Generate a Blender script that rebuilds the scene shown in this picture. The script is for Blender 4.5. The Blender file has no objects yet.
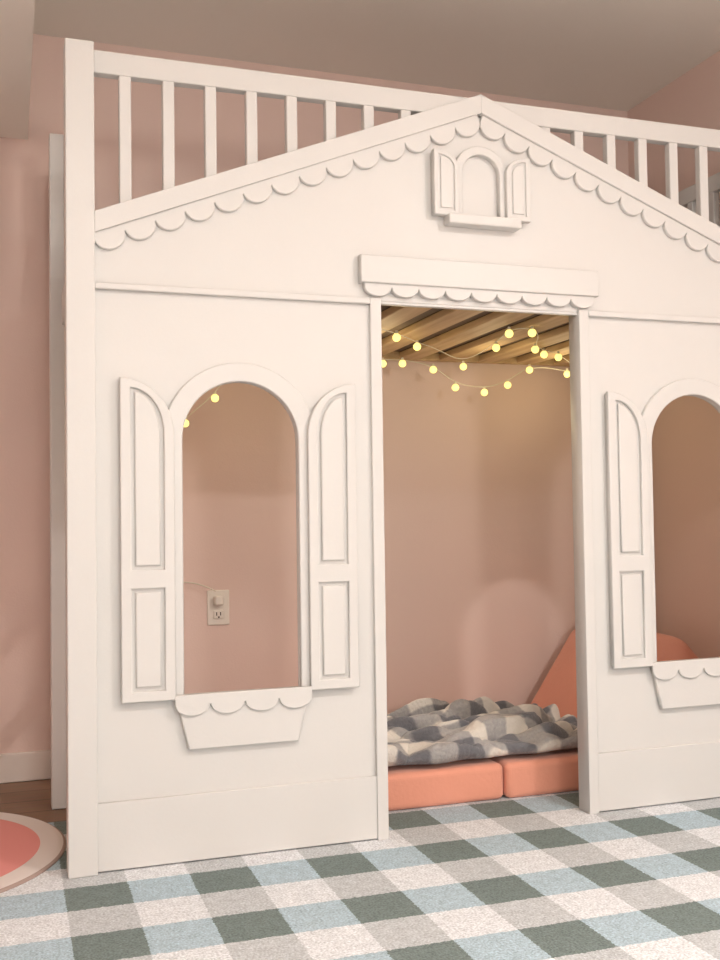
import bpy, bmesh, math
from mathutils import Vector, Matrix, noise
S=bpy.context.scene
S.view_settings.view_transform='Standard'
S.view_settings.look='None'
COL=S.collection
def lin(c):
    return tuple(((v/255)/12.92 if v/255<=.04045 else ((v/255+.055)/1.055)**2.4) for v in c)+(1,)
def mat(name,rgb,rough=.5,nscale=0,namp=.04,bump=0,bscale=60,spec=.4,sheen=0):
    m=bpy.data.materials.new(name); m.use_nodes=True; nt=m.node_tree; b=nt.nodes['Principled BSDF']
    b.inputs['Roughness'].default_value=rough; b.inputs['Specular IOR Level'].default_value=spec
    c=lin(rgb)
    tc=nt.nodes.new('ShaderNodeTexCoord')
    n=nt.nodes.new('ShaderNodeTexNoise'); n.inputs['Scale'].default_value=nscale or 3; n.inputs['Detail'].default_value=4
    nt.links.new(tc.outputs['Object'],n.inputs['Vector'])
    r=nt.nodes.new('ShaderNodeMix'); r.data_type='RGBA'
    r.inputs[6].default_value=tuple(v*(1-namp) for v in c[:3])+(1,); r.inputs[7].default_value=tuple(min(1,v*(1+namp)) for v in c[:3])+(1,)
    nt.links.new(n.outputs['Fac'],r.inputs[0]); nt.links.new(r.outputs[2],b.inputs['Base Color'])
    if sheen: b.inputs['Sheen Weight'].default_value=sheen
    if bump:
        n2=nt.nodes.new('ShaderNodeTexNoise'); n2.inputs['Scale'].default_value=bscale; n2.inputs['Detail'].default_value=3
        nt.links.new(tc.outputs['Object'],n2.inputs['Vector'])
        bp=nt.nodes.new('ShaderNodeBump'); bp.inputs['Strength'].default_value=bump; bp.inputs['Distance'].default_value=.004
        nt.links.new(n2.outputs['Fac'],bp.inputs['Height']); nt.links.new(bp.outputs['Normal'],b.inputs['Normal'])
    return m
M_white=mat('white_satin_paint',(214,213,210),.42,6,.015,.05,120)
M_wall=mat('blush_pink_wall_paint',(231,207,197),.75,2,.02,.12,180)
M_ceil=mat('ceiling_paint',(244,240,231),.85,2,.02,.1,150)
M_trim=mat('baseboard_paint',(226,216,208),.5,4,.02)
M_coral=mat('coral_microsuede',(228,158,134),.85,8,.05,.25,90,.2,.3)
M_mattress=mat('mattress_ticking',(215,218,222),.9,10,.04,.2,80,.2)
M_plastic=mat('outlet_plastic',(238,232,222),.3)
M_dark=mat('outlet_slot_dark',(40,35,30),.6)
M_brass=mat('brushed_metal',(190,170,130),.35)
M_wire=mat('string_wire',(225,218,200),.5)
def emat(name,rgb,st):
    m=bpy.data.materials.new(name); m.use_nodes=True; nt=m.node_tree; b=nt.nodes['Principled BSDF']
    b.inputs['Base Color'].default_value=lin(rgb); b.inputs['Emission Color'].default_value=lin(rgb); b.inputs['Emission Strength'].default_value=st
    return m
M_bulb=emat('fairy_bulb_glow',(255,236,140),1.3)
M_lamp=emat('lamp_lens_glow',(255,240,215),6)
M_globe=emat('added_fill_globe_glow',(255,249,240),95)  # strong emission for the added fill light

def link(me,name,m,parent=None,smooth=False):
    o=bpy.data.objects.new(name,me); COL.objects.link(o)
    if m: me.materials.clear(); me.materials.append(m)
    if smooth:
        for p in me.polygons: p.use_smooth=True
    if parent: o.parent=parent
    return o
def empty(name,loc=(0,0,0)):
    o=bpy.data.objects.new(name,None); o.empty_display_size=.1; COL.objects.link(o); return o
def box(name,x0,x1,y0,y1,z0,z1,m,parent=None,bev=.003,seg=2):
    bm=bmesh.new(); bmesh.ops.create_cube(bm,size=1)
    for v in bm.verts: v.co=Vector(((x0+x1)/2+v.co.x*(x1-x0),(y0+y1)/2+v.co.y*(y1-y0),(z0+z1)/2+v.co.z*(z1-z0)))
    if bev: bmesh.ops.bevel(bm,geom=bm.edges[:],offset=bev,segments=seg,affect='EDGES',profile=.5)
    me=bpy.data.meshes.new(name); bm.to_mesh(me); bm.free()
    return link(me,name,m,parent)
def plate(name,outer,holes,y0,y1,m,parent=None,bev=.0015):
    """flat board in XZ, from y0 (front) to y1, with bevelled rims"""
    cu=bpy.data.curves.new(name,'CURVE'); cu.dimensions='2D'; cu.fill_mode='BOTH'
    for pts in [outer]+list(holes):
        sp=cu.splines.new('POLY'); sp.points.add(len(pts)-1)
        for i,(x,z) in enumerate(pts): sp.points[i].co=(x,z,0,1)
        sp.use_cyclic_u=True
    cu.extrude=(y1-y0)/2-bev; cu.bevel_depth=bev; cu.bevel_resolution=1; cu.offset=-bev
    t=bpy.data.objects.new('t',cu); COL.objects.link(t)
    dg=bpy.context.evaluated_depsgraph_get(); me=bpy.data.meshes.new_from_object(t.evaluated_get(dg))
    bpy.data.objects.remove(t); me.name=name
    for v in me.vertices: v.co=Vector((v.co.x,(y0+y1)/2-v.co.z,v.co.y))
    return link(me,name,m,parent)

XC=1.053
def mir(pts): return [(2*XC-x,z) for x,z in pts][::-1]
def archpts(cx,hw,zb,zs,n=28,rz=None):
    rz=rz or hw
    return [(cx-hw,zb)]+[(cx-hw*math.cos(math.pi*i/n),zs+rz*math.sin(math.pi*i/n)) for i in range(n+1)]+[(cx+hw,zb)]

# ---------------------------------------------------------------- house loft bed
bed=empty('playhouse_loft_bed')
W=M_white
for i,(a,b) in enumerate([(0,.065),(2.041,2.106)]):
    box('front_post_%d'%(i+1),a,b,-.022,.045,0,1.912,W,bed)
    box('rear_post_%d'%(i+1),a,b,.89,.955,-.008,1.912,W,bed)
box('top_guard_rail',.065,2.041,.0,.03,1.848,1.902,W,bed)
for k in range(19):
    c=.138+.1017*k
    box('baluster_%d'%(k+1),c-.014,c+.014,.003,.027,1.44,1.85,W,bed)
zs0,zs1=.9885,.388
def side_panel(flip):
    f=mir if flip else (lambda p:p); sfx='right' if flip else 'left'
    P=lambda n,o,h,y0,y1,b=.0015: plate(n+'_'+sfx,f(o),[f(q) for q in h],y0,y1,W,bed,b)
    cx=.4055
    P('wall_panel',[(.06,.003),(.745,.003),(.745,1.345),(.06,1.345)],[archpts(cx,.1415,.388,zs0)],0,.018)
    P('skirting_board',[(.065,.003),(.741,.003),(.741,.157),(.065,.157)],[],-.008,.001,.002)
    P('cornice_moulding',[(.065,1.336),(.739,1.336),(.739,1.352),(.065,1.352)],[],-.014,.001,.003)
    P('door_jamb',[(.739,.0),(.768,.0),(.768,1.352),(.739,1.352)],[],-.012,.045)
    # window casing
    out=archpts(cx,.188,.388,zs0,36); inn=archpts(cx,.1415,.388,zs0,36)
    P('window_casing',out+inn[::-1],[],-.012,.001,.003)
    # shutters
    for side in (0,1):
        g=(lambda p:p) if side==0 else (lambda p:[(2*cx-x,z) for x,z in p][::-1])
        X0,X1=.119,.243; zb=.382; zt=1.131; zs=1.0
        def outl(i):
            n=16; a,b=X0+i,X1-i; w=b-a; h=(zt-i)-(zs-0)
            return [(a,zb+i),(b,zb+i)]+[(a+w*math.cos(math.pi/2*k/n),zs+h*math.sin(math.pi/2*k/n)) for k in range(n+1)]
        def top(i):
            return [(x,max(z,.685+i-.024)) if z<.5 else (x,z) for x,z in outl(i)]
        def low(i): return [(X0+i,zb+i),(X1-i,zb+i),(X1-i,.642-i+.024),(X0+i,.642-i+.024)]
        tag='%d'%(side+1)
        P('shutter_%s_frame'%tag,g(outl(0)),[g(top(.024)),g(low(.024))],-.025,-.012,.0025)
        P('shutter_%s_back'%tag,g(outl(.004)),[],-.0155,-.0005,.001)
        P('shutter_%s_upper_field'%tag,g(top(.033)),[],-.0235,-.015,.0038)
        P('shutter_%s_lower_field'%tag,g(low(.033)),[],-.0235,-.015,.0038)
    # flower box
    P('flower_box',[(.245,.385),(.273,.262),(.538,.262),(.566,.385)],[],-.018,0,.003)
    sc=[(.240,.392)]; n=4; w=.331/n
    for i in range(n):
        for k in range(13):
            a=math.pi*k/12; sc.append((.240+w*(i+.5)-w/2*.98*math.cos(a),.368-.026*math.sin(a)))
    sc.append((.571,.392))
    P('flower_box_scallops',sc,[],-.026,-.0185,.002)
side_panel(False); side_panel(True)
# gable
TH=math.atan(.395); zA=1.906; xl=.065; zl=zA-(XC-xl)*.395
plate('gable_panel',[(.065,1.340),(2.041,1.340),(2.041,zl-.01),(XC,zA-.01),(.065,zl-.01)],[],.0,.018,W,bed)
for s in (0,1):
    f=mir if s else (lambda p:p)
    plate('roof_trim_%d'%(s+1),f([(xl,zl-.050),(XC,zA-.050),(XC,zA),(xl,zl)]),[],-.020,.02,W,bed,.0015)
    d=Vector((math.cos(TH),math.sin(TH))); nn=Vector((math.sin(TH),-math.cos(TH))); o=Vector((xl,zl))
    L=(XC-xl)/math.cos(TH); n=14; s0=-.066*math.tan(TH); s1=L-.066*math.tan(TH); w=(s1-s0)/n
    pts=[]
    def pt(s_,t_):
        q=o+d*s_+nn*t_; return (q.x,q.y)
    pts.append(pt(s0+.01,.03))
    for i in range(n):
        for k in range(13):
            a=math.pi*k/12; pts.append(pt(s0+w*(i+.5)-w/2*.985*math.cos(a),.062+.032*math.sin(a)))
    pts.append(pt(s1,.03))
    plate('roof_scallops_%d'%(s+1),f(pts),[],-.012 if s else -.0122,.001,W,bed,.0025)
# door header
plate('door_header_board',[(.711,1.388),(1.392,1.388),(1.392,1.458),(.711,1.458)],[],-.026,.0,W,bed,.003)
sc=[(.722,1.395)]; n=9; w=.662/n
for i in range(n):
    for k in range(13):
        a=math.pi*k/12; sc.append((.722+w*(i+.5)-w/2*.98*math.cos(a),1.378-.022*math.sin(a)))
sc.append((1.384,1.395))
plate('door_header_scallops',sc,[],-.018,-.0,W,bed,.002)
box('door_lintel',.768,1.338,-.003,.03,1.346,1.36,W,bed)
# attic window
ax=1.050
out=archpts(ax,.076,1.583,1.692,24); inn=archpts(ax,.053,1.583,1.692,24)
plate('attic_window_casing',out+inn[::-1],[],-.018,.001,W,bed,.0025)
for side in (0,1):
    def g(p): return p if side==0 else [(2*ax-x,z) for x,z in p][::-1]
    def o2(i):
        a,b=.912+i,.982-i; n=12
        return [(a,1.575+i),(b,1.575+i)]+[(a+(b-a)*math.cos(math.pi/2*k/n),1.70+(.045-i)*math.sin(math.pi/2*k/n)) for k in range(n+1)]
    plate('attic_shutter_%d_frame'%(side+1),g(o2(0)),[g(o2(.013))],-.030,-.010,W,bed,.002)
    plate('attic_shutter_%d_back'%(side+1),g(o2(.003)),[],-.025,-.0,W,bed,.001)
    plate('attic_shutter_%d_field'%(side+1),g(o2(.0185)),[],-.029,-.0245,W,bed,.002)
box('attic_window_sill',.948,1.156,-.040,0,1.552,1.579,W,bed,.004)
# frame rails, slats
M_wood=bpy.data.materials.new('pine_slats'); M_wood.use_nodes=True
nt=M_wood.node_tree; b=nt.nodes['Principled BSDF']; tc=nt.nodes.new('ShaderNodeTexCoord'); mp=nt.nodes.new('ShaderNodeMapping'); mp.inputs['Scale'].default_value=(14,1.2,14)
n=nt.nodes.new('ShaderNodeTexNoise'); n.inputs['Scale'].default_value=3; n.inputs['Detail'].default_value=6
r=nt.nodes.new('ShaderNodeValToRGB'); r.color_ramp.elements[0].position=.3; r.color_ramp.elements[0].color=lin((182,150,112)); r.color_ramp.elements[1].position=.7; r.color_ramp.elements[1].color=lin((210,182,142))
nt.links.new(tc.outputs['Object'],mp.inputs[0]); nt.links.new(mp.outputs[0],n.inputs['Vector']); nt.links.new(n.outputs['Fac'],r.inputs[0]); nt.links.new(r.outputs[0],b.inputs['Base Color']); b.inputs['Roughness'].default_value=.6
box('front_side_rail',.065,2.041,.02,.045,1.36,1.43,W,bed)
box('rear_side_rail',.065,2.041,.905,.935,1.348,1.45,M_wood,bed)
box('end_rail_left',.02,.05,.045,.89,1.36,1.45,W,bed)
box('end_rail_right',2.055,2.085,.045,.89,1.36,1.45,W,bed)
for k in range(13):
    c=.14+.1525*k
    box('slat_%d'%(k+1),c-.04,c+.04,.03,.906,1.350,1.372,M_wood,bed,.003)
# right end guard
box('end_guard_rail_right',2.06,2.09,.045,.89,1.848,1.902,W,bed)
for k in range(7):
    c=.14+.11*k; box('end_baluster_%d'%(k+1),2.063,2.087,c-.014,c+.014,1.44,1.85,W,bed)
# ladder on the left end
box('ladder_leg',-.012,.028,.60,.66,-.008,1.912,W,bed)
for k in range(5):
    z=.28+.27*k; box('ladder_rung_%d'%(k+1),.003,.04,.65,.90,z,z+.035,W,bed)

M_gap_shade=mat('slat_gap_shade_brown',(120,104,88),.95,10,.04)  # dark brown stands in for shade between the slats
box('loft_mattress',.09,2.02,.06,.88,1.385,1.545,M_mattress,None,.03,4)
box('slat_gap_shade_sheet',.066,2.04,.046,.904,1.3735,1.3845,M_gap_shade,bed,.002)  # added sheet above the slats, coloured dark so the gaps look shaded

# ---------------------------------------------------------------- room
XR=2.163; XL=-1.3; YB=.974; YF=-4.6; ZC=2.364
def slab(name,x0,x1,y0,y1,z0,z1,m): return box(name,x0,x1,y0,y1,z0,z1,m,None,0)
slab('wall_back',XL-.1,XR+.1,YB,YB+.1,-.05,ZC+.05,M_wall)
slab('wall_right',XR,XR+.1,YF,YB,-.05,ZC+.05,M_wall)
slab('wall_left',XL-.1,XL,YF,YB,-.05,ZC+.05,M_wall)
slab('ceiling',XL-.1,XR+.1,YF-.1,YB+.1,ZC,ZC+.1,M_ceil)
slab('ceiling_soffit',XL,-.064,-.7,YB,2.018,ZC,M_ceil)
M_floor=bpy.data.materials.new('wood_plank_floor'); M_floor.use_nodes=True
nt=M_floor.node_tree; b=nt.nodes['Principled BSDF']; tc=nt.nodes.new('ShaderNodeTexCoord')
br=nt.nodes.new('ShaderNodeTexBrick'); br.inputs['Scale'].default_value=1; br.inputs['Brick Width'].default_value=1.1; br.inputs['Row Height'].default_value=.12; br.inputs['Mortar Size'].default_value=.002
br.inputs['Color1'].default_value=lin((160,124,96)); br.inputs['Color2'].default_value=lin((138,106,82)); br.inputs['Mortar'].default_value=lin((60,42,32))
nt.links.new(tc.outputs['Object'],br.inputs['Vector'])
mp=nt.nodes.new('ShaderNodeMapping'); mp.inputs['Scale'].default_value=(2,30,1); n=nt.nodes.new('ShaderNodeTexNoise'); n.inputs['Scale'].default_value=3; n.inputs['Detail'].default_value=6
nt.links.new(tc.outputs['Object'],mp.inputs[0]); nt.links.new(mp.outputs[0],n.inputs['Vector'])
mx=nt.nodes.new('ShaderNodeMix'); mx.data_type='RGBA'; mx.blend_type='MULTIPLY'; mx.inputs[0].default_value=.5
nt.links.new(br.outputs['Color'],mx.inputs[6]); nt.links.new(n.outputs['Color'],mx.inputs[7]); nt.links.new(mx.outputs[2],b.inputs['Base Color']); b.inputs['Roughness'].default_value=.45
slab('floor',XL-.1,XR+.1,YF-.1,YB+.1,-.1,-.008,M_floor)
def bb(name,x0,x1,y0,y1): box(name,x0,x1,y0,y1,-.008,.082,M_trim,None,.004)
bb('baseboard_back',XL,XR,YB-.014,YB); bb('baseboard_right',XR-.014,XR,YF,YB-.014); bb('baseboard_left',XL,XL+.014,YF,YB-.014)

# ---------------------------------------------------------------- gingham rug
M_g=bpy.data.materials.new('gingham_woven_rug'); M_g.use_nodes=True
nt=M_g.node_tree; b=nt.nodes['Principled BSDF']; b.inputs['Roughness'].default_value=.95; b.inputs['Specular IOR Level'].default_value=.1
tc=nt.nodes.new('ShaderNodeTexCoord')
def N(t,**k):
    x=nt.nodes.new(t)
    for a,v in k.items(): setattr(x,a,v)
    return x
def mth(op,a,bv=None):
    x=N('ShaderNodeMath',operation=op)
    for i,q in enumerate((a,bv)):
        if q is None: continue
        if isinstance(q,(int,float)): x.inputs[i].default_value=q
        else: nt.links.new(q,x.inputs[i])
    return x.outputs[0]
nz=N('ShaderNodeTexNoise'); nz.inputs['Scale'].default_value=160; nz.inputs['Detail'].default_value=2; nt.links.new(tc.outputs['Object'],nz.inputs['Vector'])
va=N('ShaderNodeVectorMath',operation='SUBTRACT'); nt.links.new(nz.outputs['Color'],va.inputs[0]); va.inputs[1].default_value=(.5,.5,.5)
vs=N('ShaderNodeVectorMath',operation='SCALE'); nt.links.new(va.outputs[0],vs.inputs[0]); vs.inputs['Scale'].default_value=.012
vv=N('ShaderNodeVectorMath',operation='ADD'); nt.links.new(tc.outputs['Object'],vv.inputs[0]); nt.links.new(vs.outputs[0],vv.inputs[1])
sx=N('ShaderNodeSeparateXYZ'); nt.links.new(vv.outputs[0],sx.inputs[0])
Pp=.2724
def band(o,c): return mth('LESS_THAN',mth('FRACT',mth('ADD',mth('DIVIDE',mth('SUBTRACT',o,c-Pp/4),Pp),20.0)),.5)
bx=band(sx.outputs[0],.0553); by=band(sx.outputs[1],-.1495)
def mixc(f,a,bb_):
    x=N('ShaderNodeMix',data_type='RGBA'); nt.links.new(f,x.inputs[0])
    for i,q in ((6,a),(7,bb_)):
        if isinstance(q,tuple): x.inputs[i].default_value=q
        else: nt.links.new(q,x.inputs[i])
    return x.outputs[2]
row_dark=mixc(bx,lin((184,205,216)),lin((126,140,138)))
row_light=mixc(bx,lin((232,236,240)),lin((202,207,210)))
c0=mixc(by,row_light,row_dark)
n3=N('ShaderNodeTexNoise'); n3.inputs['Scale'].default_value=200; n3.inputs['Detail'].default_value=4; nt.links.new(tc.outputs['Object'],n3.inputs['Vector'])
n4=N('ShaderNodeTexNoise'); n4.inputs['Scale'].default_value=45; n4.inputs['Detail'].default_value=3; nt.links.new(tc.outputs['Object'],n4.inputs['Vector'])
rr=N('ShaderNodeMapRange'); rr.inputs['From Min'].default_value=.3; rr.inputs['From Max'].default_value=.7; rr.inputs['To Min'].default_value=.58; rr.inputs['To Max'].default_value=1.25; nt.links.new(mth('ADD',mth('MULTIPLY',n3.outputs['Fac'],.75),mth('MULTIPLY',n4.outputs['Fac'],.25)),rr.inputs[0])
mm=N('ShaderNodeVectorMath',operation='MULTIPLY'); nt.links.new(c0,mm.inputs[0]); nt.links.new(rr.outputs[0],mm.inputs[1]); nt.links.new(mm.outputs[0],b.inputs['Base Color'])
bp=N('ShaderNodeBump'); bp.inputs['Strength'].default_value=.7; bp.inputs['Distance'].default_value=.004; nt.links.new(n3.outputs['Fac'],bp.inputs['Height']); nt.links.new(bp.outputs[0],b.inputs['Normal'])
box('gingham_area_rug',XL+.05,XR-.04,-2.6,.45,-.008,0,M_g,None,.002)

# round rug
M_r=bpy.data.materials.new('round_rug_rings'); M_r.use_nodes=True
nt=M_r.node_tree; b=nt.nodes['Principled BSDF']; b.inputs['Roughness'].default_value=.95
tc=N('ShaderNodeTexCoord'); sp=N('ShaderNodeVectorMath',operation='LENGTH'); nt.links.new(tc.outputs['Object'],sp.inputs[0])
rp=N('ShaderNodeValToRGB'); rp.color_ramp.interpolation='CONSTANT'
e=rp.color_ramp.elements; e[0].position=0; e[0].color=lin((228,150,145)); e[1].position=.345; e[1].color=lin((222,214,210))
for p_,c in ((.400,(170,150,142)),):
    q=e.new(p_); q.color=lin(c)
nt.links.new(sp.outputs['Value'],rp.inputs[0]); nt.links.new(rp.outputs[0],b.inputs['Base Color'])
bm=bmesh.new()
prof=[(0,.008),(.39,.008),(.404,.0065),(.409,.0035),(.409,0)]
prev=None
for r_,z_ in prof:
    ring=[bm.verts.new((r_*math.cos(2*math.pi*i/96),r_*math.sin(2*math.pi*i/96),z_)) for i in range(96)] if r_>0 else [bm.verts.new((0,0,z_))]
    if prev:
        for i in range(96):
            j=(i+1)%96
            if len(prev)==1: bm.faces.new((prev[0],ring[i],ring[j]))
            else: bm.faces.new((prev[i],ring[i],ring[j],prev[j]))
    prev=ring
bm.faces.new(prev[::-1]); bmesh.ops.recalc_face_normals(bm,faces=bm.faces)
me=bpy.data.meshes.new('round_rug'); bm.to_mesh(me); bm.free()
o=link(me,'round_rug',M_r); o.location=(-.40,.26,.0005)

# ---------------------------------------------------------------- cushions
mats=empty('folding_play_mat')
for i,(a,b_) in enumerate([(.62,1.195),(1.199,1.775),(1.779,2.13)]):
    y0=.2 if i!=1 else .195
    box('mat_section_%d'%(i+1),a,b_,y0,.90,0.0005,.1,M_coral,mats,.018,5)
def cushion(name,pts,y0,y1,m,bev=.022):
    bm=bmesh.new()
    A=[bm.verts.new((x,y0,z)) for x,z in pts]; B=[bm.verts.new((x,y1,z)) for x,z in pts]
    bm.faces.new(A); bm.faces.new(B[::-1])
    for i in range(len(pts)): j=(i+1)%len(pts); bm.faces.new((A[i],B[i],B[j],A[j]))
    bmesh.ops.recalc_face_normals(bm,faces=bm.faces)
    bmesh.ops.bevel(bm,geom=bm.edges[:],offset=bev,segments=5,affect='EDGES',profile=.5)
    me=bpy.data.meshes.new(name); bm.to_mesh(me); bm.free(); return link(me,name,m,None,True)
cushion('wedge_bolster_cushion',[(1.61,.101),(2.12,.101),(2.12,.25),(2.00,.38),(1.86,.415),(1.80,.375)],.46,.88,M_coral,.030)

# ---------------------------------------------------------------- blanket
M_b=bpy.data.materials.new('plaid_sherpa_blanket'); M_b.use_nodes=True
nt=M_b.node_tree; b=nt.nodes['Principled BSDF']; b.inputs['Roughness'].default_value=1; b.inputs['Sheen Weight'].default_value=.4; b.inputs['Specular IOR Level'].default_value=.1
uv=N('ShaderNodeUVMap'); sx=N('ShaderNodeSeparateXYZ')
nt.links.new(uv.outputs[0],sx.inputs[0])
def band2(o,per,ph,a_=-.2,b_=.2):
    x=mth('SINE',mth('MULTIPLY',mth('ADD',o,ph),2*math.pi/per))
    r_=N('ShaderNodeMapRange'); r_.interpolation_type='SMOOTHSTEP'; r_.inputs['From Min'].default_value=a_; r_.inputs['From Max'].default_value=b_; nt.links.new(x,r_.inputs[0]); return r_.outputs[0]
s_=mth('ADD',mth('MULTIPLY',band2(sx.outputs[0],.19,.1),.5),mth('MULTIPLY',band2(sx.outputs[1],.17,.06),.5))
rp=N('ShaderNodeValToRGB'); e=rp.color_ramp.elements
e[0].position=.05; e[0].color=lin((226,220,210)); e[1].position=.5; e[1].color=lin((168,165,163)); q=e.new(.95); q.color=lin((118,118,122))
n3=N('ShaderNodeTexNoise'); n3.inputs['Scale'].default_value=110; n3.inputs['Detail'].default_value=4; tc=N('ShaderNodeTexCoord'); nt.links.new(tc.outputs['Object'],n3.inputs['Vector'])
nt.links.new(mth('ADD',s_,mth('MULTIPLY',mth('SUBTRACT',n3.outputs['Fac'],.5),.35)),rp.inputs[0])
bp=N('ShaderNodeBump'); bp.inputs['Strength'].default_value=.8; bp.inputs['Distance'].default_value=.006; nt.links.new(n3.outputs['Fac'],bp.inputs['Height']); nt.links.new(bp.outputs[0],b.inputs['Normal'])
nt.links.new(rp.outputs[0],b.inputs['Base Color'])
bm=bmesh.new(); nx,ny=220,160; uvl=bm.loops.layers.uv.new('UVMap'); G={}
def fold(px,py,seed,fx,fy,ang):
    c_,s2_=math.cos(ang),math.sin(ang); a,bq=px*c_+py*s2_,-px*s2_+py*c_
    return noise.noise(Vector((a*fx,bq*fy,seed)))
for i in range(nx+1):
    for j in range(ny+1):
        u=i/nx; v=j/ny
        X=.80+u*.76+.05*noise.noise(Vector((v*4,7.1,0)))*(abs(u-.5)*2)
        y0_=.222+.035*noise.noise(Vector((u*6,3.3,0)))+.03*max(0,u-.7)
        y1_=.73+.05*noise.noise(Vector((u*4,8.3,0)))-.10*max(0,u-.6)
        Y=y0_+(y1_-y0_)*v
        wx=X+.04*noise.noise(Vector((X*7,Y*7,1))); wy=Y+.04*noise.noise(Vector((X*7,Y*7,5)))
        a=fold(wx,wy,3.1,2.6,9.,.22); c=fold(wx,wy,8.7,5.,16.,-.30); d_=fold(wx,wy,5.5,9,17,.7)
        puff=lambda n_: min(1,abs(n_)*2.7)**.85
        hh=.082*puff(a)*(.45+.55*v)+.026*puff(c)+.009*puff(d_)
        edge=min(1,min(u,1-u,v,1-v)/.045); edge=math.sqrt(1-(1-edge)**2)
        h=.113+edge*(.006+hh)
        G[i,j]=(bm.verts.new((X+.12*hh*math.copysign(1,a),Y-.55*hh*edge,h)),u*.85+.25*v+.07*a,v*.62-.12*u+.05*c+.04*a)
for i in range(nx):
    for j in range(ny):
        q=[G[i,j],G[i+1,j],G[i+1,j+1],G[i,j+1]]; f=bm.faces.new([k[0] for k in q])
        for l,k in zip(f.loops,q): l[uvl].uv=(k[1],k[2])
        f.smooth=True
bmesh.ops.smooth_vert(bm,verts=bm.verts,factor=.5,use_axis_x=True,use_axis_y=True,use_axis_z=True)
me=bpy.data.meshes.new('plaid_throw_blanket'); bm.to_mesh(me); bm.free()
o=link(me,'plaid_throw_blanket',M_b); md=o.modifiers.new('thick','SOLIDIFY'); md.thickness=.009; md.offset=-1

# ---------------------------------------------------------------- fairy lights
fl=empty('fairy_string_lights')
A=[(.30,.78,1.02),(.399,.78,1.10),(.494,.78,1.181),(.60,.78,1.325),(.80,.78,1.25),(.95,.78,1.32),(1.061,.78,1.310),(1.131,.78,1.313),(1.243,.78,1.296),(1.324,.78,1.237),(1.433,.78,1.223),(1.523,.78,1.251),(1.609,.78,1.307),(1.759,.78,1.297),(1.92,.76,1.26)]
Bs=[(.85,.30,1.325),(.97,.41,1.332),(1.088,.54,1.33),(1.20,.66,1.335),(1.355,.78,1.31),(1.342,.50,1.33),(1.264,.257,1.33),(1.325,.23,1.33),(1.42,.36,1.335),(1.481,.50,1.33),(1.561,.587,1.33),(1.622,.60,1.325),(1.759,.74,1.31)]
def tube(name,pts,r,m,parent,smoothc=True):
    cu=bpy.data.curves.new(name,'CURVE'); cu.dimensions='3D'; cu.bevel_depth=r; cu.bevel_resolution=2; cu.resolution_u=8
    sp=cu.splines.new('NURBS'); sp.points.add(len(pts)-1)
    for i,p in enumerate(pts): sp.points[i].co=(*p,1)
    sp.use_endpoint_u=True; sp.order_u=3
    t=bpy.data.objects.new('t',cu); COL.objects.link(t)
    me=bpy.data.meshes.new_from_object(t.evaluated_get(bpy.context.evaluated_depsgraph_get())); bpy.data.objects.remove(t)
    return link(me,name,m,parent,True)
up=lambda L:[(x,y,z+.014) for x,y,z in L]
tube('wire_rear',up(A),.0014,M_wire,fl); tube('wire_middle',up(Bs),.0014,M_wire,fl)
bm=bmesh.new(); bc=bmesh.new()
skip={3,5,14,100,103,108,112}
for i,p in enumerate(A+Bs):
    key=i if i<len(A) else 100+i-len(A)
    if key in skip: continue
    bmesh.ops.create_uvsphere(bm,u_segments=16,v_segments=10,radius=.0125,matrix=Matrix.Translation(p))
    bmesh.ops.create_cone(bc,cap_ends=True,segments=10,radius1=.006,radius2=.004,depth=.012,matrix=Matrix.Translation((p[0],p[1],p[2]+.014)))
me=bpy.data.meshes.new('bulbs'); bm.to_mesh(me); bm.free(); link(me,'bulbs',M_bulb,fl,True)
me=bpy.data.meshes.new('bulb_caps'); bc.to_mesh(me); bc.free(); link(me,'bulb_caps',M_wire,fl)
tube('power_cord',[(.30,.78,1.03),(.20,.88,.95),(.16,.955,.80),(.20,.955,.62),(.36,.955,.585),(.45,.945,.60),(.52,.935,.562)],.002,M_wire,fl)
for i,p in enumerate([(.5,.6,1.24),(.95,.5,1.26),(1.38,.6,1.24),(1.7,.7,1.25)]):
    l=bpy.data.lights.new('bulb_glow_%d'%i,'POINT'); l.energy=.7; l.color=(1,.83,.46); l.shadow_soft_size=.05
    o=bpy.data.objects.new('bulb_glow_%d'%i,l); COL.objects.link(o); o.location=p; o.parent=fl

# outlet
out_=empty('wall_outlet')
box('cover_plate',.498,.572,.967,.974,.447,.563,M_plastic,out_,.003)
for i,z in enumerate((.482,.528)):
    box('receptacle_%d'%(i+1),.517,.553,.963,.968,z-.015,z+.015,M_plastic,out_,.004)
    for j,x in enumerate((.528,.541)): box('slot_%d_%d'%(i+1,j+1),x-.0015,x+.0015,.9622,.964,z-.003,z+.008,M_dark,out_,0)
    box('ground_%d'%(i+1),.532,.538,.9622,.964,z-.011,z-.006,M_dark,out_,.001)
box('plug',.518,.546,.935,.962,.515,.545,M_plastic,fl,.005)

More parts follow.
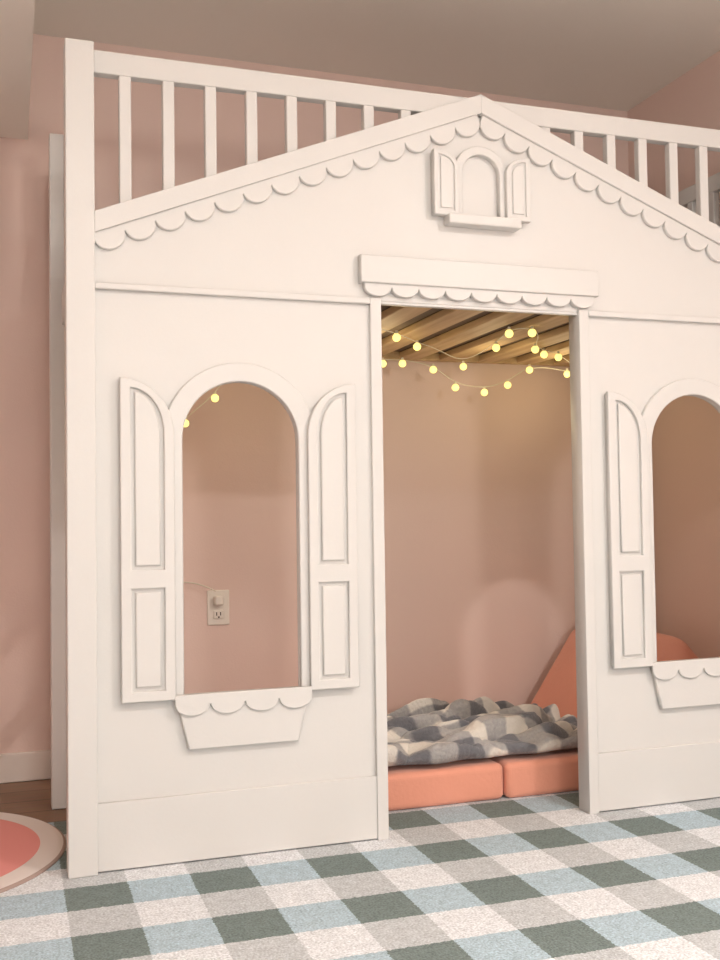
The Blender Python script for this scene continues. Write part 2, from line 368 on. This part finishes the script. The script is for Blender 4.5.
# ---------------------------------------------------------------- lights
for i,(x,y,e_,sz) in enumerate([(1.86,-2.1,33,.15),(.1,-2.1,14,.26),(1.86,-3.7,7,.26),(.1,-3.7,7,.26)]):
    r_=empty('flush_ceiling_light')
    bm=bmesh.new(); bmesh.ops.create_cone(bm,cap_ends=True,segments=48,radius1=.175,radius2=.185,depth=.02); me=bpy.data.meshes.new('trim_ring'); bm.to_mesh(me); bm.free()
    o=link(me,'trim_ring',M_trim,r_); o.location=(x,y,ZC-.010)
    bm=bmesh.new(); bmesh.ops.create_circle(bm,cap_ends=True,segments=48,radius=.165); bmesh.ops.reverse_faces(bm,faces=bm.faces); me=bpy.data.meshes.new('lens'); bm.to_mesh(me); bm.free()
    o=link(me,'lens',M_lamp,r_); o.location=(x,y,ZC-.0205)
    l=bpy.data.lights.new('downlight','AREA'); l.shape='DISK'; l.size=sz; l.energy=e_; l.color=(1,.97,.945)
    o=bpy.data.objects.new('downlight',l); COL.objects.link(o); o.location=(x,y,ZC-.024); o.parent=r_
# unseen fill light on a stand, added behind the viewer to brighten the ceiling
lp=empty('added_fill_globe')
def cyl(name,x,y,z0,z1,r,m,parent):
    bm=bmesh.new(); bmesh.ops.create_cone(bm,cap_ends=True,segments=32,radius1=r,radius2=r,depth=z1-z0,matrix=Matrix.Translation((x,y,(z0+z1)/2))); me=bpy.data.meshes.new(name); bm.to_mesh(me); bm.free(); return link(me,name,m,parent)
LX,LY=.75,-3.4
cyl('base',LX,LY,-.008,.02,.14,M_brass,lp); cyl('pole',LX,LY,.02,1.16,.012,M_brass,lp); cyl('collar',LX,LY,1.15,1.19,.05,M_brass,lp)
bm=bmesh.new(); bmesh.ops.create_uvsphere(bm,u_segments=32,v_segments=20,radius=.15,matrix=Matrix.Translation((LX,LY,1.32))); me=bpy.data.meshes.new('globe'); bm.to_mesh(me); bm.free(); link(me,'globe',M_globe,lp,True)
w=bpy.data.worlds.new('World'); S.world=w; w.use_nodes=True; w.node_tree.nodes['Background'].inputs[0].default_value=(.96,.98,1,1); w.node_tree.nodes['Background'].inputs[1].default_value=.85

# ---------------------------------------------------------------- camera
yaw,pit,rol=.3281,.0347,-.0141
fw=Vector((math.sin(yaw)*math.cos(pit),math.cos(yaw)*math.cos(pit),math.sin(pit))); r=Vector((math.cos(yaw),-math.sin(yaw),0)); u=r.cross(fw)
r2=r*math.cos(rol)+u*math.sin(rol); u2=-r*math.sin(rol)+u*math.cos(rol)
cd=bpy.data.cameras.new('camera'); cam=bpy.data.objects.new('camera',cd); COL.objects.link(cam)
M=Matrix((r2,u2,-fw)).transposed().to_4x4(); M.translation=Vector((-.1241,-2.4471,.8029)); cam.matrix_world=M
cd.sensor_fit='VERTICAL'; cd.sensor_height=36; cd.lens=1032.6/960*36; cd.clip_start=.01
S.camera=cam
